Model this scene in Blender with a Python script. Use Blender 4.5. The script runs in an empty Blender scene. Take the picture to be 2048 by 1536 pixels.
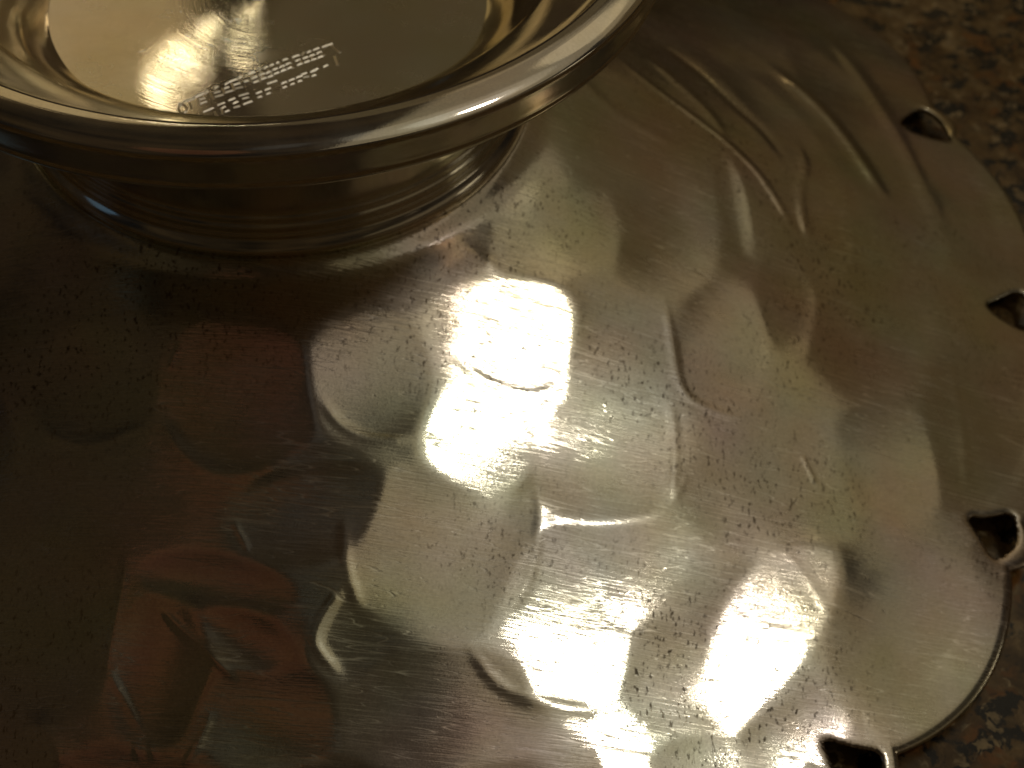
import bpy, bmesh, math, random
import numpy as np

# ------------------------------------------------------------------ basics
# All shapes are laid out in units of the foot's outer radius and built in metres.
S = 0.045                      # outer radius of the foot, metres
R_ = math.radians
random.seed(7)
rng = np.random.default_rng(7)
sc = bpy.context.scene
col = sc.collection

# ------------------------------------------------------------------ camera
CAM_POS = np.array([0.674, -3.10541472, 1.85196901])
CAM_R = np.array([0.99843241, 0.04278005, 0.03609142])
CAM_U = np.array([-0.05597074, 0.76313078, 0.64381572])
CAM_F = np.array([0.0, 0.64482655, -0.76432894])
FOC, IW, IH = 1.4, 2048.0, 1536.0
cd = bpy.data.cameras.new('camera')
cam = bpy.data.objects.new('camera', cd)
col.objects.link(cam)
from mathutils import Matrix, Vector
m = Matrix.Identity(4)
for i in range(3):
    m[i][0] = CAM_R[i]; m[i][1] = CAM_U[i]; m[i][2] = -CAM_F[i]; m[i][3] = CAM_POS[i] * S
cam.matrix_world = m
cd.sensor_width = 36.0
cd.lens = 36.0 * FOC
cd.clip_start = 0.005
cd.clip_end = 50
cd.dof.use_dof = True
cd.dof.focus_distance = 2.95 * S
cd.dof.aperture_fstop = 44
sc.camera = cam

# ------------------------------------------------------------------ base form of the bowl
R0, R1, Z0, Z1 = 0.68, 2.25, -0.625, -1.253
FLOOR_Z, FLOOR_R = -0.34, 0.548

def zb(r):
    t = (r - R0) / (R1 - R0)
    return Z0 + (Z1 - Z0) * (1.2 * t - 0.2 * t * t)

def dzb(r):
    t = (r - R0) / (R1 - R0)
    return (Z1 - Z0) * (1.2 - 0.4 * t) / (R1 - R0)

def rays(pts):
    pts = np.asarray(pts, float).reshape(-1, 2)
    x = (pts[:, 0] - IW / 2) / (IW * FOC)
    y = -(pts[:, 1] - IH / 2) / (IW * FOC)
    d = CAM_F + x[:, None] * CAM_R + y[:, None] * CAM_U
    return d / np.linalg.norm(d, axis=1)[:, None]

def on_bowl(pts):
    """points of the smooth bowl that lie behind positions measured in the photograph"""
    d = rays(pts)
    lo = np.full(len(d), 1.0); hi = np.full(len(d), 7.0)
    ts = np.linspace(1.0, 7.0, 240)
    q = CAM_POS + ts[None, :, None] * d[:, None, :]
    g = q[..., 2] - zb(np.hypot(q[..., 0], q[..., 1]))
    k = np.argmax(g < 0, axis=1)
    lo = ts[np.maximum(k - 1, 0)]; hi = ts[k]
    for _ in range(30):
        mid = (lo + hi) / 2
        q = CAM_POS + mid[:, None] * d
        g = q[:, 2] - zb(np.hypot(q[:, 0], q[:, 1]))
        lo = np.where(g > 0, mid, lo); hi = np.where(g > 0, hi, mid)
    return CAM_POS + lo[:, None] * d

def on_plane(pts, z):
    d = rays(pts)
    t = (z - CAM_POS[2]) / d[:, 2]
    return CAM_POS + t[:, None] * d

def grad_base(q):
    r = np.hypot(q[..., 0], q[..., 1])
    s = dzb(r) / r
    return np.stack([s * q[..., 0], s * q[..., 1]], -1)

def normal_from_grad(g):
    n = np.concatenate([-g, np.ones(g.shape[:-1] + (1,))], -1)
    return n / np.linalg.norm(n, axis=-1, keepdims=True)

def reflect_dir(q, n):
    v = q - CAM_POS
    v = v / np.linalg.norm(v, axis=-1, keepdims=True)
    return v - 2 * (v * n).sum(-1, keepdims=True) * n

# ------------------------------------------------------------------ light
w = bpy.data.worlds.new('World'); sc.world = w; w.use_nodes = True
nt = w.node_tree; nt.nodes.clear()
wo = nt.nodes.new('ShaderNodeOutputWorld'); bg = nt.nodes.new('ShaderNodeBackground')
bg.inputs['Color'].default_value = (0.0125, 0.0088, 0.0050, 1); bg.inputs['Strength'].default_value = 1.0
wtc = nt.nodes.new('ShaderNodeTexCoord'); wn = nt.nodes.new('ShaderNodeTexNoise')
wn.inputs['Scale'].default_value = 3.2; wn.inputs['Detail'].default_value = 3
wr = nt.nodes.new('ShaderNodeValToRGB')
wr.color_ramp.elements[0].position = 0.36; wr.color_ramp.elements[0].color = (0.0035, 0.0030, 0.0028, 1)
wr.color_ramp.elements[1].position = 0.66; wr.color_ramp.elements[1].color = (0.022, 0.0145, 0.0075, 1)
nt.links.new(wtc.outputs['Generated'], wn.inputs['Vector']); nt.links.new(wn.outputs['Fac'], wr.inputs[0])
nt.links.new(wr.outputs[0], bg.inputs['Color']); nt.links.new(bg.outputs[0], wo.inputs[0])

def unit(az, el):
    a, e = R_(az), R_(el)
    return np.array([math.cos(e) * math.cos(a), math.cos(e) * math.sin(a), math.sin(e)])

def area_lamp(name, pos, aim, radiance, color, sx, sy=None, shape='RECTANGLE', roll=0, spread=180):
    """pos, aim in metres; radiance is what a mirror would show of the lamp's face"""
    ld = bpy.data.lights.new(name, 'AREA')
    ld.shape = shape
    ld.size = sx; ld.size_y = sy or sx
    area = sx * (sy or sx) * (math.pi / 4 if shape in ('DISK', 'ELLIPSE') else 1)
    ld.energy = radiance * area * math.pi
    ld.color = color
    ld.spread = R_(spread)
    o = bpy.data.objects.new(name, ld)
    d = Vector(aim) - Vector(pos)
    o.rotation_euler = (d.to_track_quat('-Z', 'Y').to_matrix() @ Matrix.Rotation(R_(roll), 3, 'Z')).to_euler()
    o.location = pos
    col.objects.link(o)
    return o

q0 = on_bowl([(1180, 1050)])[0]
KEY_DIR = np.array([0.475, 0.025, 0.0]); KEY_DIR[2] = math.sqrt(1 - KEY_DIR @ KEY_DIR)
KEY_POS = (q0 + KEY_DIR * 16.0) * S
LAMPS = {'L': KEY_POS / S}
mid = tuple(np.array([0.9, -1.1, -0.9]) * S)
area_lamp('key_lamp', tuple(KEY_POS), mid, 17.0, (1.0, 0.95, 0.88), 0.064, 0.064, 'SQUARE', roll=35)
# lamplit ceiling over the right half, the dim warm kitchen walls, and added unseen glows for reflections
cl = area_lamp('lit_ceiling', (1.04, 0.25, 1.35), (1.04, 0.25, 0), 0.13, (1.0, 0.84, 0.57), 1.62, 2.8)
cl.rotation_euler.z += R_(11)
area_lamp('ceiling_pool', (0.72, 0.02, 1.34), (0.72, 0.02, 0), 0.075, (1.0, 0.93, 0.78), 1.05, 1.1, 'ELLIPSE')
area_lamp('ceiling_pool_core', (0.72, 0.02, 1.33), (0.72, 0.02, 0), 0.12, (0.92, 0.98, 1.0), 0.62, 0.58, 'ELLIPSE')
def soft(name, az, el, dist, sx, sy, rad, color, roll=0):
    p = np.array(mid) + unit(az, el) * dist
    area_lamp(name, tuple(p), mid, rad, color, sx, sy, 'ELLIPSE', roll)
soft('rim_glint_fill', 0, 7, 1.5, 0.40, 0.10, 0.9, (1.0, 0.86, 0.62))  # added low strip light, only to put glints on the rim and hole edges
soft('far_wall_glow', 50, 26, 1.7, 1.7, 1.15, 0.043, (1.0, 0.68, 0.29))
soft('warm_room_glow', 123, 33, 1.6, 0.75, 0.8, 0.29, (1.0, 0.77, 0.42))
soft('side_wall_glow', -25, 13, 1.6, 1.6, 0.45, 0.05, (1.0, 0.82, 0.52))
soft('leaf_glint_fill', 74, 24, 1.7, 0.34, 0.16, 0.55, (1.0, 0.70, 0.32))  # added small golden source that makes the leaf ridges glint
soft('foot_inside_fill', 56, 47, 1.7, 0.8, 0.45, 0.20, (1.0, 0.84, 0.56))  # added glow that brightens the inner left wall of the foot
soft('red_glow', -124, 66, 0.9, 0.30, 0.28, 0.032, (1.0, 0.36, 0.17))  # added dim lamp, gives the red reflection at lower left
soft('cool_overhead_glow', -100, 83, 1.2, 0.16, 0.30, 0.016, (0.75, 0.9, 1.0))  # added faint cool fill, reflected in the dark hollows on the left
soft('dim_room_glow', 93, 38, 1.7, 0.55, 0.7, 0.045, (1.0, 0.78, 0.42))
soft('blue_glow', -165, 22, 0.9, 0.22, 0.3, 0.12, (0.25, 0.55, 1.0))  # added dim lamp for a blue reflection on the foot's neck
# bulbs of a ceiling fitting, mirrored in the bowl's flat foot
for px, k in (((330, 128), 1.0), ((402, 82), 0.8), ((487, 57), 0.55), ((346, 158), 0.55)):
    h = on_plane([px], FLOOR_Z)
    d = reflect_dir(h, np.array([[0, 0, 1.0]]))[0]
    ld = bpy.data.lights.new('bulb', 'POINT')
    ld.shadow_soft_size = 0.007
    ld.energy = 0.036 * k
    ld.color = (1.0, 0.86, 0.62)
    o = bpy.data.objects.new('bulb', ld); o.location = tuple((h[0] + d * 33) * S); col.objects.link(o)

vs = sc.view_settings
vs.view_transform = 'Standard'; vs.look = 'None'; vs.exposure = 0.22; vs.gamma = 1; vs.use_curve_mapping = False
sc.cycles.use_denoising = True
sc.cycles.max_bounces = 8
sc.cycles.glossy_bounces = 6
sc.cycles.sample_clamp_indirect = 4

# ------------------------------------------------------------------ node helpers
class NT:
    def __init__(self, name):
        self.mat = bpy.data.materials.new(name); self.mat.use_nodes = True
        self.t = self.mat.node_tree; self.t.nodes.clear()
    def n(self, typ, **kw):
        nd = self.t.nodes.new(typ)
        for k, v in kw.items():
            if k in nd.inputs: nd.inputs[k].default_value = v
            else: setattr(nd, k, v)
        return nd
    def l(self, a, b): self.t.links.new(a, b)
    def noise(self, vec, scale, detail=3, rough=0.5, out='Fac'):
        nd = self.n('ShaderNodeTexNoise'); nd.inputs['Scale'].default_value = scale
        nd.inputs['Detail'].default_value = detail; nd.inputs['Roughness'].default_value = rough
        self.l(vec, nd.inputs['Vector']); return nd.outputs[out]
    def mapping(self, vec, rot=(0, 0, 0), scale=(1, 1, 1), loc=(0, 0, 0)):
        nd = self.n('ShaderNodeMapping'); nd.inputs['Rotation'].default_value = rot
        nd.inputs['Scale'].default_value = scale; nd.inputs['Location'].default_value = loc
        self.l(vec, nd.inputs['Vector']); return nd.outputs[0]
    def ramp(self, fac, stops, interp='LINEAR'):
        nd = self.n('ShaderNodeValToRGB'); cr = nd.color_ramp; cr.interpolation = interp
        while len(cr.elements) < len(stops): cr.elements.new(0.5)
        for e, (p, c) in zip(cr.elements, stops):
            e.position = p; e.color = (c, c, c, 1) if isinstance(c, (int, float)) else (*c, 1)
        self.l(fac, nd.inputs[0]); return nd.outputs[0]
    def math(self, op, a, b=0.0, c=None):
        nd = self.n('ShaderNodeMath', operation=op)
        for i, v in enumerate((a, b, c)):
            if v is None: continue
            if isinstance(v, (int, float)): nd.inputs[i].default_value = v
            else: self.l(v, nd.inputs[i])
        return nd.outputs[0]
    def mix(self, fac, a, b, blend='MIX'):
        nd = self.n('ShaderNodeMix', data_type='RGBA', blend_type=blend)
        for s, v in ((0, fac), (6, a), (7, b)):
            if isinstance(v, tuple): nd.inputs[s].default_value = (*v, 1)
            elif isinstance(v, (int, float)): nd.inputs[s].default_value = v
            else: self.l(v, nd.inputs[s])
        return nd.outputs[2]

def silver(name, rough_a=0.072, rough_b=0.33, haze=0.31, brushed=False, scratch=1.0, fleck=True):
    T = NT(name)
    tc = T.n('ShaderNodeTexCoord').outputs['Object']
    # colour: silver with thin uneven tarnish
    big = T.noise(tc, 45, 4, 0.6)
    hue = T.noise(tc, 70, 2, 0.5, 'Color')
    base = T.mix(T.ramp(big, [(0.35, 0.0), (0.7, 1.0)]), (0.91, 0.86, 0.73), (0.81, 0.71, 0.49))
    hs = T.n('ShaderNodeHueSaturation'); hs.inputs['Saturation'].default_value = 1.6; T.l(hue, hs.inputs['Color'])
    tint = T.mix(0.19 if fleck else 0.08, (1.0, 1.0, 1.0), hs.outputs[0])
    base = T.mix(1.0, base, tint, 'MULTIPLY')
    mott = T.ramp(T.noise(tc, 3600, 2, 0.7), [(0.30, 0.78), (0.72, 1.12)])
    base = T.mix(0.8 if fleck else 0.3, base, mott, 'MULTIPLY')
    # scratches: long thin streaks in several directions
    streak = None
    if brushed:
        sx = T.n('ShaderNodeSeparateXYZ'); T.l(tc, sx.inputs[0])
        rr = T.math('SQRT', T.math('ADD', T.math('MULTIPLY', sx.outputs[0], sx.outputs[0]), T.math('MULTIPLY', sx.outputs[1], sx.outputs[1])))
        cv = T.n('ShaderNodeCombineXYZ'); T.l(rr, cv.inputs[0]); T.l(T.math('MULTIPLY', sx.outputs[2], 1.0), cv.inputs[1])
        streak = T.noise(cv.outputs[0], 5200, 3, 0.7)
    else:
        zones = T.n('ShaderNodeSeparateColor'); T.l(T.noise(tc, 85, 2, 0.5, 'Color'), zones.inputs[0])
        zmask = [T.ramp(zones.outputs[k], [(0.44, 0.0), (0.62, 1.0)]) for k in range(3)]
        for k, (ang, sc_) in enumerate(((-0.15, 1.0), (0.85, 1.3), (1.7, 0.8))):
            mp = T.mapping(tc, (0, 0, ang), (300 * sc_, 7500 * sc_, 500), (k * 1.7, k * 0.3, 0))
            nz = T.noise(mp, 1.0, 1, 0.5)
            s = T.math('MULTIPLY', T.math('SUBTRACT', nz, 0.5), zmask[k])
            streak = s if streak is None else T.math('ADD', streak, s)
    hair = None
    if not brushed:
        for k, (ang, lng, wid) in enumerate(((0.9, 70, 1500), (-0.5, 90, 1800), (1.5, 60, 1400), (2.3, 120, 2300))):
            mp = T.mapping(tc, (0, 0, ang), (lng, wid, 60), (k * 2.3, k * 0.7, 0))
            nz = T.noise(mp, 1.0, 0, 0.4)
            ln = T.ramp(T.math('ABSOLUTE', T.math('SUBTRACT', nz, 0.5)), [(0.0, 1.0), (0.016, 0.0)])
            msk = zmask[(k + 1) % 3]
            q = T.math('MULTIPLY', ln, msk)
            hair = q if hair is None else T.math('MAXIMUM', hair, q)
        streak = T.math('ADD', streak, T.math('MULTIPLY', hair, -1.8 * scratch))
    grain = T.noise(tc, 5200, 1, 0.7)
    rough_n = T.noise(tc, 160, 4, 0.65)
    bump = T.n('ShaderNodeBump'); bump.inputs['Strength'].default_value = 0.048 * scratch
    bump.inputs['Distance'].default_value = 0.0003
    T.l(T.math('ADD', streak, T.math('MULTIPLY', grain, 0.35)), bump.inputs['Height'])
    ra = T.math('MULTIPLY_ADD', rough_n, 0.10, rough_a - 0.05)
    g1 = T.n('ShaderNodeBsdfGlossy', distribution='BECKMANN')
    T.l(base, g1.inputs['Color']); T.l(ra, g1.inputs['Roughness']); T.l(bump.outputs[0], g1.inputs['Normal'])
    g2 = T.n('ShaderNodeBsdfGlossy'); g2.inputs['Roughness'].default_value = rough_b
    T.l(base, g2.inputs['Color']); T.l(bump.outputs[0], g2.inputs['Normal'])
    mx = T.n('ShaderNodeMixShader')
    hz = T.math('MULTIPLY_ADD', T.math('SUBTRACT', rough_n, 0.5), 0.5, haze)
    if hair is not None: hz = T.math('MULTIPLY_ADD', hair, 0.7, hz)
    T.l(hz, mx.inputs[0])
    T.l(g1.outputs[0], mx.inputs[1]); T.l(g2.outputs[0], mx.inputs[2])
    out = T.n('ShaderNodeOutputMaterial'); last = mx.outputs[0]
    if fleck:
        # brown specks and hair-fine marks of dirt
        zone = T.ramp(T.noise(T.mapping(tc, loc=(0.31, 0.2, 0)), 32, 2), [(0.42, 0.0), (0.62, 1.0)])
        sp = T.ramp(T.noise(T.mapping(tc, (0, 0, 0.9), (1, 0.45, 1)), 2300, 3, 0.65), [(0.58, 0.0), (0.65, 1.0)])
        sp2 = T.ramp(T.noise(tc, 620, 4, 0.7), [(0.715, 0.0), (0.75, 1.0)])
        f = T.math('MULTIPLY', T.math('MAXIMUM', T.math('MULTIPLY', sp, zone), T.math('MULTIPLY', sp2, 0.8)), 0.88)
        df = T.n('ShaderNodeBsdfDiffuse'); df.inputs['Color'].default_value = (0.09, 0.055, 0.025, 1)
        m2 = T.n('ShaderNodeMixShader'); T.l(f, m2.inputs[0]); T.l(last, m2.inputs[1]); T.l(df.outputs[0], m2.inputs[2])
        last = m2.outputs[0]
    T.l(last, out.inputs[0])
    return T.mat

M_SHELL = silver('hammered_silver')
M_FOOT = silver('turned_silver', 0.085, 0.34, 0.15, brushed=True, scratch=0.5, fleck=False)
M_FLOOR = silver('brushed_silver', 0.052, 0.36, 0.20, brushed=True, scratch=0.35, fleck=False)
M_MARK = silver('stamped_silver', 0.40, 0.50, 0.25, scratch=0.2, fleck=False)

def granite():
    T = NT('granite')
    tc = T.n('ShaderNodeTexCoord').outputs['Object']
    warp = T.noise(tc, 260, 3, 0.6, 'Color')
    v = T.n('ShaderNodeVectorMath', operation='MULTIPLY_ADD'); T.l(warp, v.inputs[0])
    v.inputs[1].default_value = (0.0042, 0.0042, 0.0042); T.l(tc, v.inputs[2])
    w_ = v.outputs[0]
    c = T.ramp(T.noise(w_, 230, 5, 0.66), [(0.30, (0.035, 0.022, 0.012)), (0.42, (0.11, 0.065, 0.024)), (0.52, (0.17, 0.11, 0.045)), (0.62, (0.25, 0.18, 0.09)), (0.75, (0.32, 0.25, 0.16))])
    c = T.mix(T.ramp(T.noise(T.mapping(w_, loc=(1.7, 0.4, 0)), 170, 3, 0.6), [(0.56, 0.0), (0.64, 1.0)]), c, (0.19, 0.085, 0.022))
    c = T.mix(T.ramp(T.noise(T.mapping(w_, loc=(0.2, 2.4, 0)), 210, 4, 0.62), [(0.51, 0.0), (0.56, 1.0)]), c, (0.014, 0.013, 0.012))
    vo = T.n('ShaderNodeTexVoronoi'); vo.inputs['Scale'].default_value = 420; T.l(w_, vo.inputs['Vector'])
    sv = T.n('ShaderNodeSeparateColor'); T.l(vo.outputs['Color'], sv.inputs[0])
    c = T.mix(T.ramp(T.noise(T.mapping(w_, loc=(4.1, 1.2, 0)), 380, 3, 0.6), [(0.60, 0.0), (0.66, 1.0)]), c, (0.36, 0.28, 0.16))
    c = T.mix(0.55, c, T.ramp(sv.outputs[0], [(0.0, 0.45), (1.0, 1.25)]), 'MULTIPLY')
    fine = T.noise(tc, 1600, 3, 0.7)
    c = T.mix(0.45, c, T.ramp(fine, [(0.3, (0.95, 0.88, 0.66)), (0.7, (1.7, 1.5, 1.1))]), 'MULTIPLY')
    p = T.n('ShaderNodeBsdfPrincipled'); T.l(c, p.inputs['Base Color'])
    T.l(T.math('MULTIPLY_ADD', T.noise(tc, 500, 3), 0.25, 0.10), p.inputs['Roughness'])
    out = T.n('ShaderNodeOutputMaterial'); T.l(p.outputs[0], out.inputs[0])
    return T.mat
M_GRANITE = granite()

def link_mesh(name, verts, faces, mat, parent=None, smooth=True):
    me = bpy.data.meshes.new(name)
    verts = np.asarray(verts, np.float32)
    me.vertices.add(len(verts)); me.vertices.foreach_set('co', verts.ravel())
    faces = np.asarray(faces, np.int32)
    k = faces.shape[1]
    me.loops.add(faces.size); me.loops.foreach_set('vertex_index', faces.ravel())
    me.polygons.add(len(faces)); me.polygons.foreach_set('loop_start', np.arange(len(faces), dtype=np.int32) * k)
    me.update(calc_edges=True)
    me.polygons.foreach_set('use_smooth', np.full(len(faces), smooth))
    me.materials.append(mat)
    me.validate()
    o = bpy.data.objects.new(name, me); col.objects.link(o); o.parent = parent
    return o

# ------------------------------------------------------------------ relief of the shell
# (x, y, rx, ry, turn, depth, lean): where each punched hollow sits in the photograph,
# its size there, and which way its floor leans ('L': towards the lamp; a pixel: as the plain bowl does there)
FACETS = [
    (1052, 668, 112, 112, 0, .006, 'L', 1), (960, 872, 108, 130, 25, .006, 'L', 1),
    (735, 755, 125, 135, 0, .010, (800, 720), 1), (470, 795, 165, 160, 0, .012, (400, 830), 1),
    (190, 775, 125, 120, 0, .010, (150, 800), 1), (610, 1015, 165, 115, -8, .010, (520, 960), 1),
    (885, 1105, 190, 175, 0, .016, (860, 1030), 1), (1215, 915, 140, 148, 0, .012, (1600, 860), 1),
    (1240, 705, 108, 125, 0, .006, (1260, 680), 1), (1175, 1145, 205, 108, -18, .006, (920, 680), 1.3),
    (1445, 690, 95, 130, 0, .007, (1460, 660), 1), (1165, 1345, 130, 72, -20, .005, 'L', 1),
    (1545, 1240, 185, 92, -56, .006, 'L', 1), (1325, 1345, 90, 105, 10, .006, (1215, 900), 1),
    (1243, 1490, 48, 95, -12, .004, 'L', 1), (1830, 1290, 150, 185, 20, .007, (1800, 1240), 1),
    (1560, 970, 190, 140, 0, .010, (1600, 930), 1), (1570, 1495, 140, 80, -35, .007, (1950, 1380), 1.3), (1425, 1535, 125, 68, 0, .005, (1780, 1400), 1.4),
    (880, 1420, 230, 120, 0, .010, (800, 1320), 1), (695, 1290, 75, 82, 10, .005, (1000, 1150), 1.3), (320, 1340, 95, 170, 12, .012, (260, 1450), 1),
    (430, 1170, 150, 60, 10, .010, (330, 1300), 1), (90, 1250, 130, 190, 0, .010, (40, 1150), 1),
    (540, 1440, 150, 110, 0, .010, (560, 1300), 1), (480, 1270, 120, 60, 35, .010, (500, 1160), 1),
    (1960, 850, 110, 170, 0, .007, (1930, 820), 1), (1960, 440, 80, 120, -30, .012, (1940, 420), 1),
    (1750, 640, 120, 150, 0, .008, (1720, 620), 1), (1770, 930, 120, 130, 0, .008, (1800, 900), 1),
    (1130, 470, 150, 90, -10, .006, (1150, 430), 1), (1330, 460, 110, 130, 0, .007, (1300, 400), 1),
    (1465, 395, 26, 100, -14, .006, (1290, 560), 1), (1700, 220, 42, 190, -40, .004, (1560, 420), .5),
    (1560, 250, 36, 170, -42, .004, (1660, 80), .5), (1410, 170, 34, 160, -48, .004, (1540, 20), .5),
    (1640, 470, 60, 140, -15, .004, (1720, 330), .5), (1580, 600, 60, 110, -5, .005, (1620, 480), .5),
    (1820, 420, 60, 120, -28, .004, (1760, 520), .5),
    (-120, 900, 150, 150, 0, .012, (-150, 900), 1), (-140, 1350, 160, 180, 0, .012, (-180, 1300), 1),
    (250, 1640, 170, 150, 0, .012, (230, 1560), 1), (650, 1640, 170, 120, 0, .012, (660, 1560), 1),
    (1000, 1640, 150, 120, 0, .012, (1010, 1560), 1), (1350, 1640, 150, 100, 0, .012, (1350, 1560), 1),
]
# (points, width px, height, ) fine ridges and creases of the chased leaves
VEINS = [
    ([(1252, 128), (1300, 170), (1380, 228), (1430, 266), (1480, 310), (1522, 352), (1562, 412), (1592, 462)], 9, .007),
    ([(1545, 135), (1580, 165), (1640, 218), (1692, 278), (1740, 350), (1772, 398)], 16, .016),
    ([(1598, 290), (1613, 330), (1600, 382), (1606, 432), (1620, 482)], 11, .009),
    ([(1330, 90), (1390, 130), (1460, 200), (1530, 262), (1570, 320)], 12, -.008),
    ([(1290, 110), (1350, 160), (1420, 225), (1455, 285)], 12, .007),
    ([(1640, 60), (1720, 150), (1790, 260), (1850, 380), (1880, 470)], 20, .010),
    ([(1330, 600), (1345, 690), (1362, 785), (1420, 818), (1490, 838)], 8, .005),
    ([(1345, 810), (1352, 900), (1345, 1000)], 8, .005),
    ([(1900, 720), (1925, 850), (1935, 980)], 10, .003),
    ([(1560, 1090), (1640, 1190), (1672, 1262)], 9, .0012),
    ([(1075, 960), (1082, 1050), (1062, 1160), (1010, 1235)], 8, .004),
    ([(320, 1215), (365, 1262), (420, 1312), (470, 1360)], 5, .006),
    ([(250, 1120), (246, 1180), (225, 1260), (212, 1340)], 7, .005),
    ([(425, 1425), (405, 1475), (370, 1536)], 6, .005),
    ([(690, 1170), (650, 1230), (628, 1280), (640, 1310), (680, 1350)], 8, .006),
    ([(60, 1440), (100, 1480), (130, 1540)], 14, .008),
    ([(870, 430), (930, 490), (1000, 545)], 12, .005),
    ([(90, 868), (180, 896), (290, 850)], 9, .005), ([(312, 835), (380, 930), (480, 957), (600, 922)], 11, .006),
    ([(338, 738), (358, 690)], 4, .003), ([(468, 1045), (498, 1102)], 4, .003), ([(1603, 903), (1636, 972)], 4, .004),
    ([(1375, 950), (1350, 1000)], 4, .003), ([(215, 1340), (250, 1400), (280, 1460)], 5, .004), ([(270, 1490), (278, 1520)], 4, .003), ([(300, 1490), (310, 1522)], 4, .003),
    ([(640, 800), (680, 855), (740, 884), (830, 887)], 8, .004), ([(940, 1300), (1000, 1380), (1100, 1412), (1190, 1422)], 9, .005),
    ([(460, 985), (600, 925), (760, 930)], 8, .003), ([(690, 1040), (690, 1130), (720, 1220)], 9, .004), ([(1120, 110), (1200, 200), (1290, 260), (1380, 300)], 16, .006),
    ([(915, 715), (950, 748), (1010, 775), (1080, 785), (1125, 762)], 8, .0036),
]

def soften(p):
    for _ in range(2):
        q = np.empty((2 * len(p) - 2, 2))
        q[0::2] = 0.75 * p[:-1] + 0.25 * p[1:]; q[1::2] = 0.25 * p[:-1] + 0.75 * p[1:]
        p = np.vstack([p[:1], q, p[-1:]])
    return p

def polyline_dist(P, pts):
    best = np.full(len(P), 1e9); along = np.zeros(len(P))
    seg = np.linalg.norm(np.diff(pts, axis=0), axis=1); tot = seg.sum(); acc = 0
    for a, b, L in zip(pts[:-1], pts[1:], seg):
        ab = b - a
        t = np.clip(((P - a) @ ab) / (ab @ ab), 0, 1)
        d = np.linalg.norm(P - (a + t[:, None] * ab), axis=1)
        k = d < best
        best[k] = d[k]; along[k] = (acc + t[k] * L) / tot
        acc += L
    return best, along

def frame(x, y, rx, ry, turn):
    c = on_bowl([(x, y)])[0]
    e = on_bowl([(x + 30, y), (x - 30, y), (x, y + 30), (x, y - 30)])[:, :2]
    J = np.stack([(e[0] - e[1]) / 60, (e[2] - e[3]) / 60], 1)          # plan per pixel
    a = R_(turn)
    rot = np.array([[math.cos(a), math.sin(a)], [-math.sin(a), math.cos(a)]])
    return c, np.diag([1 / rx, 1 / ry]) @ rot @ np.linalg.inv(J)

def lamp_slope(p):
    """slope a sheet needs at plan positions p to throw the lamp's light at the camera"""
    c = np.column_stack([p, zb(np.hypot(p[:, 0], p[:, 1]))])
    v = CAM_POS - c; v /= np.linalg.norm(v, axis=1)[:, None]
    l = LAMPS['L'] - c; l /= np.linalg.norm(l, axis=1)[:, None]
    hv = v + l
    return -hv[:, :2] / hv[:, 2:]

def facet_records():
    rec = []
    for (x, y, rx, ry, turn, depth, lean, amt) in FACETS:
        c, Q = frame(x, y, rx, ry, turn)
        gb = grad_base(c[:2])
        if isinstance(lean, str):
            g = float(amt)
        else:
            g = 0.8 * amt * (grad_base(on_bowl([lean])[0][:2]) - gb)
        rec.append((c[:2], Q, g, depth * 0.75))
    return rec

def noise2(P, n, kmin, kmax, seed):
    r = np.random.default_rng(seed); out = np.zeros(len(P))
    for _ in range(n):
        k = r.uniform(kmin, kmax); a = r.uniform(0, 2 * math.pi); ph = r.uniform(0, 2 * math.pi)
        out += np.sin(k * (P[:, 0] * math.cos(a) + P[:, 1] * math.sin(a)) + ph) / k
    return out / math.sqrt(n)

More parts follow.
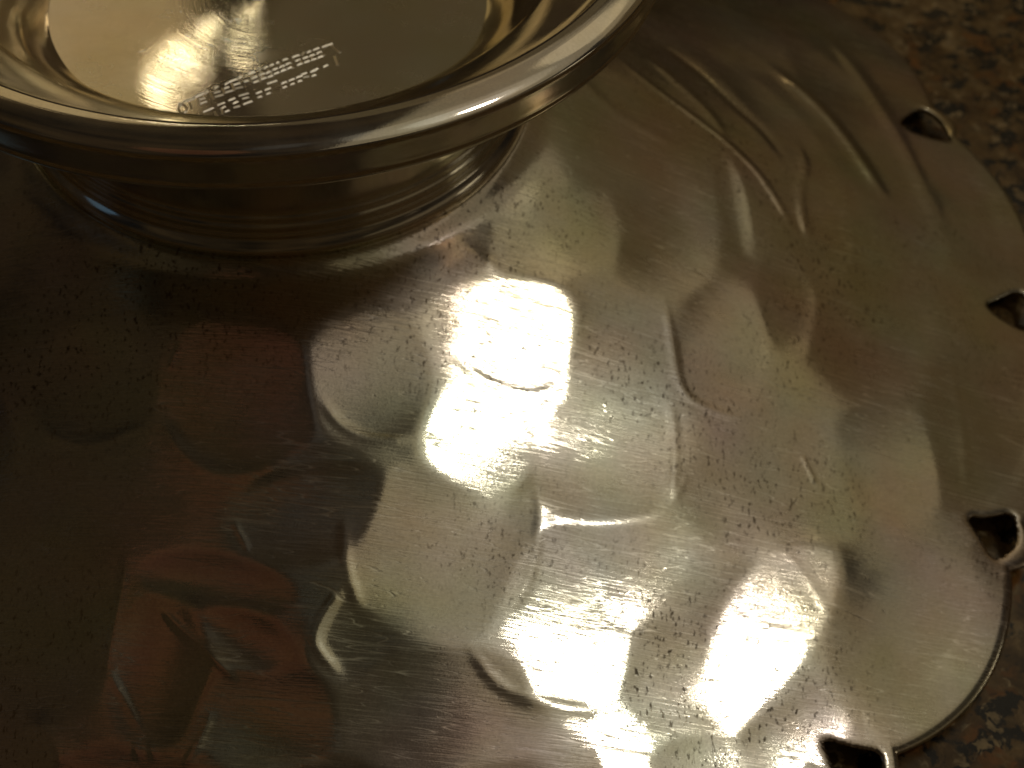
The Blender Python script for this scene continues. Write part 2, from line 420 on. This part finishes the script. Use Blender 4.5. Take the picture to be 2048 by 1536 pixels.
def relief(P):
    """height of the embossing over the smooth bowl, at plan positions P:
    the sheet whose slopes come nearest to those wanted in every hollow"""
    N, half = 1200, 2.7
    ax = (np.arange(N) + 0.5) / N * 2 * half - half
    gx, gy = np.meshgrid(ax, ax, indexing='ij')
    G = np.stack([gx.ravel(), gy.ravel()], 1)
    W = np.full(len(G), math.exp(-11.0 * 1.12)); Gr = np.zeros((len(G), 2)); Cf = 0.12 * W
    recs = facet_records()
    for turn in (0.0, math.pi):
        c, s = math.cos(turn), math.sin(turn)
        Rm = np.array([[c, -s], [s, c]])
        for (ctr, Q, g, depth) in recs:
            cw = Rm @ ctr
            near = np.where(np.abs(G - cw).max(1) < 0.75)[0]
            dq = (G[near] - cw) @ Rm
            u = dq @ Q.T
            d2 = (u * u).sum(1)
            wgt = np.exp(-11.0 * np.minimum(d2, 4.0))
            if isinstance(g, float):
                loc = dq + ctr
                gl = g * (lamp_slope(loc) - grad_base(loc)) @ Rm.T
            else:
                gl = (g + 2 * depth * (u @ Q)) @ Rm.T
            W[near] += wgt; Gr[near] += wgt[:, None] * gl; Cf[near] += wgt * (1.0 if isinstance(g, float) else 0.3)
    Gr /= W[:, None]; Cf = (Cf / W).reshape(N, N)
    f = np.fft.fftfreq(N, d=2 * half / N) * 2 * math.pi
    kx, ky = f[:, None], np.abs(np.fft.rfftfreq(N, d=2 * half / N)[None, :]) * 2 * math.pi
    k2 = kx * kx + ky * ky; k2[0, 0] = 1
    Tx, Ty = Gr[:, 0].reshape(N, N), Gr[:, 1].reshape(N, N)
    ex, ey = Tx, Ty; hh = 0
    for it in range(9):
        hh = hh - 1j * (kx * np.fft.rfft2(ex) + ky * np.fft.rfft2(ey)) / k2
        hh[0, 0] = 0
        if it < 8:
            ex = Cf * (Tx - np.fft.irfft2(1j * kx * hh, s=(N, N))); ey = Cf * (Ty - np.fft.irfft2(1j * ky * hh, s=(N, N)))
    h = np.fft.irfft2(hh * np.exp(-0.5 * k2 * 0.0055 ** 2), s=(N, N))
    # cubic sampling
    def cub(t):
        return np.stack([-0.5 * t + t * t - 0.5 * t ** 3, 1 - 2.5 * t * t + 1.5 * t ** 3, 0.5 * t + 2 * t * t - 1.5 * t ** 3, -0.5 * t * t + 0.5 * t ** 3])
    u = (P + half) / (2 * half) * N - 0.5
    i0 = np.floor(u).astype(int); fr = u - i0
    wx, wy = cub(fr[:, 0]), cub(fr[:, 1])
    out = np.zeros(len(P))
    for a in range(4):
        for b in range(4):
            out += wx[a] * wy[b] * h[np.clip(i0[:, 0] + a - 1, 0, N - 1), np.clip(i0[:, 1] + b - 1, 0, N - 1)]
    veins = [(soften(on_bowl(pts)[:, :2]), wpx, hv * (0.50 if j < 6 else 0.33)) for j, (pts, wpx, hv) in enumerate(VEINS)]
    for turn in (0.0, math.pi):
        c, s = math.cos(turn), math.sin(turn)
        L = P @ np.array([[c, -s], [s, c]])
        for pts, wpx, hv in veins:
            k = ((L > pts.min(0) - 0.1) & (L < pts.max(0) + 0.1)).all(1)
            if not k.any(): continue
            d, t = polyline_dist(L[k], pts)
            out[k] += hv * np.exp(-(d / (wpx * 0.0015)) ** 2) * np.clip(np.minimum(t, 1 - t) * 5 + 0.15, 0, 1)
    return out + 0.022 * noise2(P, 14, 4, 16, 3) + 0.005 * noise2(P, 14, 20, 60, 4)

# ------------------------------------------------------------------ outline and piercings
HOLE_AZ = [20.7, -2.5, -25.1, -46.2]
HOLES_PX = [
    [(1797, 243), (1820, 226), (1838, 213), (1858, 218), (1878, 234), (1896, 256), (1904, 281), (1880, 280), (1850, 272), (1818, 260)],
    [(1972, 604), (1990, 598), (2010, 590), (2034, 578), (2052, 586), (2064, 610), (2068, 640), (2052, 662), (2020, 645), (1990, 625)],
    [(1936, 1036), (1950, 1030), (1975, 1033), (2000, 1029), (2024, 1024), (2034, 1045), (2037, 1066), (2034, 1088), (2018, 1104), (1996, 1118), (1982, 1112), (1964, 1078), (1946, 1052)],
    [(1648, 1480), (1660, 1476), (1690, 1488), (1725, 1497), (1752, 1501), (1765, 1512), (1766, 1535), (1758, 1570), (1735, 1592), (1700, 1590), (1680, 1560), (1664, 1520)],
]
def chaikin(p, n=2):
    for _ in range(n):
        q = np.roll(p, -1, 0)
        p = np.stack([0.75 * p + 0.25 * q, 0.25 * p + 0.75 * q], 1).reshape(-1, p.shape[1])
    return p
hole_polys = []
for k in range(16):
    src = k if k < 4 else (k % 4)
    poly = chaikin(on_bowl(HOLES_PX[src])[:, :2])
    if k >= 4:
        want = -46.2 - 22.5 * (k - 3) - 0.15 * (k - 3) * 0
        a = R_(want - HOLE_AZ[src])
        poly = poly @ np.array([[math.cos(a), math.sin(a)], [-math.sin(a), math.cos(a)]])
    hole_polys.append(poly)
hole_az = np.array(HOLE_AZ + [-46.2 - 22.5 * (k - 3) for k in range(4, 16)])
order = np.sort(hole_az)
hole_out = np.array([np.hypot(*p.T).max() for p in hole_polys])[np.argsort(hole_az)]

def rim_radius(th):
    deg = np.degrees(th)
    deg = (deg - order[0]) % 360 + order[0]
    ext = np.append(order, order[0] + 360)
    i = np.clip(np.searchsorted(ext, deg, side='right') - 1, 0, len(ext) - 2)
    t = (deg - ext[i]) / (ext[i + 1] - ext[i])
    lobe = 2.195 + 0.118 * np.clip(np.sin(math.pi * t), 0, 1) ** 0.75
    dd = np.minimum(deg - ext[i], ext[i + 1] - deg)              # degrees from the nearest piercing
    nr = np.where(deg - ext[i] < ext[i + 1] - deg, i, (i + 1) % 16)
    bridge = hole_out[nr] + 0.052 - 0.060 * (dd / 2.4) ** 2
    a = np.stack([lobe, np.where(dd < 3.4, bridge, 0)], 0)
    r = a.max(0)
    back = np.exp(-((deg % 360 - 42) / 16) ** 2)
    return r * (1 + 0.022 * back)

# dense in the front, coarser at the back
t_dense = np.arange(-128, 42, 0.19); t_rest = np.arange(42, 232, 0.5)
TH = np.radians(np.concatenate([t_dense, t_rest]))
NR = 265
tt = np.linspace(0, 1, NR)
RM = rim_radius(TH)
rad = R0 + (RM[:, None] - R0) * tt[None, :]
X = rad * np.cos(TH)[:, None]; Y = rad * np.sin(TH)[:, None]
P = np.stack([X.ravel(), Y.ravel()], 1)
rr = rad.ravel(); th_all = np.repeat(TH, NR)

# push vertices that lie close to a piercing onto its edge, then open it
sd = np.full(len(P), 9.0)
for poly in hole_polys:
    lo, hi = poly.min(0) - 0.05, poly.max(0) + 0.05
    k = np.where(((P > lo) & (P < hi)).all(1))[0]
    if len(k) == 0: continue
    p = P[k]; a = poly; b = np.roll(poly, -1, 0); ab = b - a
    t = np.clip(((p[:, None] - a) * ab).sum(2) / (ab * ab).sum(1), 0, 1)
    near = a + t[..., None] * ab
    d = np.linalg.norm(p[:, None] - near, axis=2); j = d.argmin(1)
    dist = d[np.arange(len(k)), j]; cl = near[np.arange(len(k)), j]
    cond = (a[None, :, 1] > p[:, None, 1]) != (b[None, :, 1] > p[:, None, 1])
    xi = a[None, :, 0] + (p[:, None, 1] - a[None, :, 1]) / (np.where(ab[None, :, 1] == 0, 1e-12, ab[None, :, 1])) * ab[None, :, 0]
    inside = (cond & (p[:, None, 0] < xi)).sum(1) % 2 == 1
    s = np.where(inside, -dist, dist)
    snap = np.abs(s) < 0.0042
    P[k[snap]] = cl[snap]
    sd[k] = np.where(snap, 0, s)
rr = np.hypot(P[:, 0], P[:, 1])
edge = np.maximum(np.repeat(RM, NR) - rr, 0)
fade_in = np.clip((rr - 0.70) / 0.16, 0, 1); fade_in = fade_in * fade_in * (3 - 2 * fade_in)
fade_out = np.clip(edge / 0.12, 0, 1)
Z = zb(rr) + relief(P) * fade_in * (0.25 + 0.75 * fade_out)
curl = np.clip(1 - edge / 0.026, 0, 1)
Z -= 0.009 * curl ** 2
near_hole = np.clip(1 - np.maximum(sd, 0) / 0.016, 0, 1)
Z -= 0.004 * near_hole ** 2
# swelling where the shell meets the foot
Z += 0.012 * np.exp(-((rr - 0.68) / 0.035) ** 2)

nT = len(TH)
ii, jj = np.meshgrid(np.arange(nT), np.arange(NR - 1), indexing='ij')
i2 = (ii + 1) % nT
F = np.stack([ii * NR + jj, ii * NR + jj + 1, i2 * NR + jj + 1, i2 * NR + jj], -1).reshape(-1, 4)
sf = sd[F]
keep = ~((sf.min(1) < 0) | ((sf <= 0).all(1)))
# faces whose corners are all on the edge but lie outside stay only if their middle is outside
F = F[keep]
used = np.unique(F); remap = np.full(len(P), -1); remap[used] = np.arange(len(used))
verts = np.column_stack([P, Z])[used]; F = remap[F]

bowl = bpy.data.objects.new('silver_bowl', None); col.objects.link(bowl)
bowl['label'] = 'tarnished silver bowl standing upside down, foot up, with embossed grapes and pierced scalloped rim'
bowl['category'] = 'bowl'
COUNTER_Z = float(verts[:, 2].min()) - 0.022
bowl.location = (0, 0, COUNTER_Z * S)
OFF = np.array([0, 0, -COUNTER_Z])
def place(v): return (np.asarray(v, float) + OFF) * S

shell = link_mesh('shell', place(verts), F, M_SHELL, bowl)
sol = shell.modifiers.new('thickness', 'SOLIDIFY'); sol.thickness = 0.018 * S; sol.offset = -1; sol.use_rim = True

# ------------------------------------------------------------------ foot
def lathe(name, prof, mat, n=360, parent=None):
    prof = np.asarray(prof, float); a = np.linspace(0, 2 * math.pi, n, endpoint=False)
    v = np.stack([prof[None, :, 0] * np.cos(a)[:, None], prof[None, :, 0] * np.sin(a)[:, None], np.repeat(prof[None, :, 1], n, 0)], -1).reshape(-1, 3)
    k = len(prof); i, j = np.meshgrid(np.arange(n), np.arange(k - 1), indexing='ij'); i2 = (i + 1) % n
    f = np.stack([i * k + j, i2 * k + j, i2 * k + j + 1, i * k + j + 1], -1).reshape(-1, 4)
    return link_mesh(name, place(v), f, mat, parent)

def smooth_prof(p, n=3):
    p = np.asarray(p, float)
    for _ in range(n):
        q = np.empty((2 * len(p) - 2, 2))
        q[0::2] = 0.75 * p[:-1] + 0.25 * p[1:]; q[1::2] = 0.25 * p[:-1] + 0.75 * p[1:]
        p = np.vstack([p[:1], q, p[-1:]])
    return p
foot_prof = smooth_prof([
    (0.555, -0.340), (0.562, -0.325), (0.580, -0.295), (0.615, -0.245), (0.660, -0.195), (0.715, -0.150), (0.728, -0.140), (0.735, -0.128),
    (0.800, -0.092), (0.870, -0.062), (0.900, -0.035), (0.914, -0.008), (0.918, 0.003), (0.922, 0.0060), (0.930, 0.0075), (0.945, 0.0072), (0.965, 0.0040), (0.980, -0.0005), (0.991, -0.0060), (0.9985, -0.0115), (1.001, -0.0145), (1.002, -0.020),
    (1.002, -0.030), (0.998, -0.060), (0.994, -0.088), (0.996, -0.098), (0.994, -0.106), (0.984, -0.111), (0.950, -0.113), (0.880, -0.122), (0.800, -0.150),
    (0.735, -0.205), (0.690, -0.280), (0.662, -0.370), (0.648, -0.455), (0.645, -0.500), (0.652, -0.512), (0.650, -0.524), (0.658, -0.536),
    (0.655, -0.548), (0.660, -0.560), (0.659, -0.570), (0.668, -0.580), (0.676, -0.592), (0.678, -0.604), (0.674, -0.613), (0.682, -0.620),
    (0.700, -0.630), (0.704, -0.645), (0.69, -0.68)], 2)
foot = lathe('foot', foot_prof[::-1], M_FOOT, 400, bowl)
rs = np.linspace(0.0005, FLOOR_R + 0.012, 40)
floor = lathe('foot_floor', [(r, FLOOR_Z - 0.002 - 0.0006 * (1 - (r / FLOOR_R) ** 2)) for r in rs[::-1]], M_FLOOR, 200, bowl)

# ------------------------------------------------------------------ stamped mark on the foot's floor
BARS = [
    (195, 755, 230, 745), (250, 725, 340, 695), (355, 680, 445, 640), (460, 640, 485, 620), (555, 590, 585, 570), (660, 550, 685, 535),
    (700, 525, 780, 495), (800, 485, 825, 470), (862, 470, 875, 455), (910, 440, 960, 420), (1005, 405, 1025, 390), (1060, 385, 1095, 365),
    (1125, 355, 1155, 340), (1190, 330, 1210, 320), (1255, 300, 1300, 285), (1355, 270, 1420, 245), (1445, 245, 1470, 220), (1505, 220, 1535, 205),
    (1570, 195, 1620, 175), (1660, 165, 1760, 130),
    (400, 705, 450, 690), (410, 745, 470, 725), (555, 635, 610, 620), (565, 675, 640, 655), (655, 590, 700, 575), (670, 630, 740, 610),
    (750, 555, 810, 535), (770, 590, 840, 575), (865, 520, 895, 510),
    (445, 830, 540, 790), (410, 835, 425, 870), (420, 940, 450, 920), (470, 910, 510, 890), (560, 830, 605, 900), (590, 760, 655, 735),
    (620, 800, 660, 775), (632, 800, 640, 850), (665, 830, 700, 815), (700, 715, 760, 690), (745, 745, 790, 725), (755, 785, 810, 770),
    (810, 665, 900, 640), (845, 695, 900, 680), (855, 750, 935, 720), (1100, 540, 1190, 510), (1180, 590, 1230, 600), (1450, 445, 1495, 430),
    (1470, 475, 1520, 465), (1555, 410, 1610, 385), (1670, 370, 1710, 350), (1640, 230, 1680, 250), (1760, 150, 1840, 220), (1790, 260, 1820, 350),
    (300, 740, 320, 800), (390, 690, 410, 760), (520, 640, 545, 700), (640, 590, 660, 640), (735, 540, 760, 610), (1040, 420, 1060, 480), (1110, 400, 1140, 440),
    (1230, 340, 1260, 380), (1320, 330, 1360, 380), (1420, 290, 1460, 330), (1540, 250, 1570, 300),
]
for x0, y0 in ((920, 440), (1000, 405), (1065, 385), (1130, 352), (1200, 325), (1265, 298), (1365, 262), (1440, 235), (1510, 212), (1580, 185)):
    BARS += [(x0 + 22, y0 + 46, x0 + 66, y0 + 30), (x0 + 38, y0 + 88, x0 + 82, y0 + 72)]
for x0, y0 in ((985, 640), (1075, 605), (1240, 540), (1320, 508), (1395, 478), (1540, 420)):
    BARS += [(x0, y0, x0 + 50, y0 - 19), (x0 + 16, y0 + 42, x0 + 48, y0 + 30)]
for cx, cy, rad_ in ((325, 925, 48), (230, 800, 42)):
    for k in range(10):
        a, b = 2 * math.pi * k / 10, 2 * math.pi * (k + 1) / 10
        BARS.append((cx + rad_ * math.cos(a), cy + rad_ * math.sin(a), cx + rad_ * math.cos(b), cy + rad_ * math.sin(b)))
vv, ff = [], []
def half_at(p):
    c = np.array([p[0], p[1], FLOOR_Z]); v = CAM_POS - c; v /= np.linalg.norm(v); l = LAMPS['L'] - c; l /= np.linalg.norm(l)
    return v + l
def hv_at(p): return half_at(p)[:2]
def hc_z(p): return half_at(p)[2]
for (x1, y1, x2, y2) in BARS:
    pr = on_plane([(320 + x1 / 5.12, 60 + y1 / 5.12), (320 + x2 / 5.12, 60 + y2 / 5.12)], FLOOR_Z)[:, :2]
    d = pr[1] - pr[0]; d /= np.linalg.norm(d); nrm = np.array([-d[1], d[0]]); hw, hh = 0.0046, 0.0052
    z = FLOOR_Z - 0.0028
    ends = (pr[0] - d * 0.003, pr[1] + d * 0.003)
    b0 = len(vv); hc = hv_at(pr.mean(0)); sl = abs(hc @ nrm) / hc_z(pr.mean(0)); hh = hw * 0.88 * min(max(sl, 0.35), 1.2)
    for e, s in zip(ends, (1, -1)):
        for k, zz in ((-1, 0), (-.12, 1), (.12, 1), (1, 0)):
            q = e + nrm * hw * k + d * (0.003 * s if zz else 0)
            vv.append((q[0], q[1], z + hh * zz))
    ff += [(b0, b0 + 4, b0 + 5, b0 + 1), (b0 + 1, b0 + 5, b0 + 6, b0 + 2), (b0 + 2, b0 + 6, b0 + 7, b0 + 3), (b0, b0 + 1, b0 + 2, b0 + 3), (b0 + 7, b0 + 6, b0 + 5, b0 + 4)]
mark = link_mesh('stamped_lettering', place(vv), ff, M_MARK, floor, smooth=False)
mark['label'] = 'two lines of small worn stamped lettering'

# ------------------------------------------------------------------ worktop
g = 1.2
counter = link_mesh('countertop', [(-g, -g, COUNTER_Z * S), (g, -g, COUNTER_Z * S), (g, g, COUNTER_Z * S), (-g, g, COUNTER_Z * S)], [(0, 1, 2, 3)], M_GRANITE, None, False)
counter['kind'] = 'structure'
counter['label'] = 'brown and black speckled polished granite worktop'
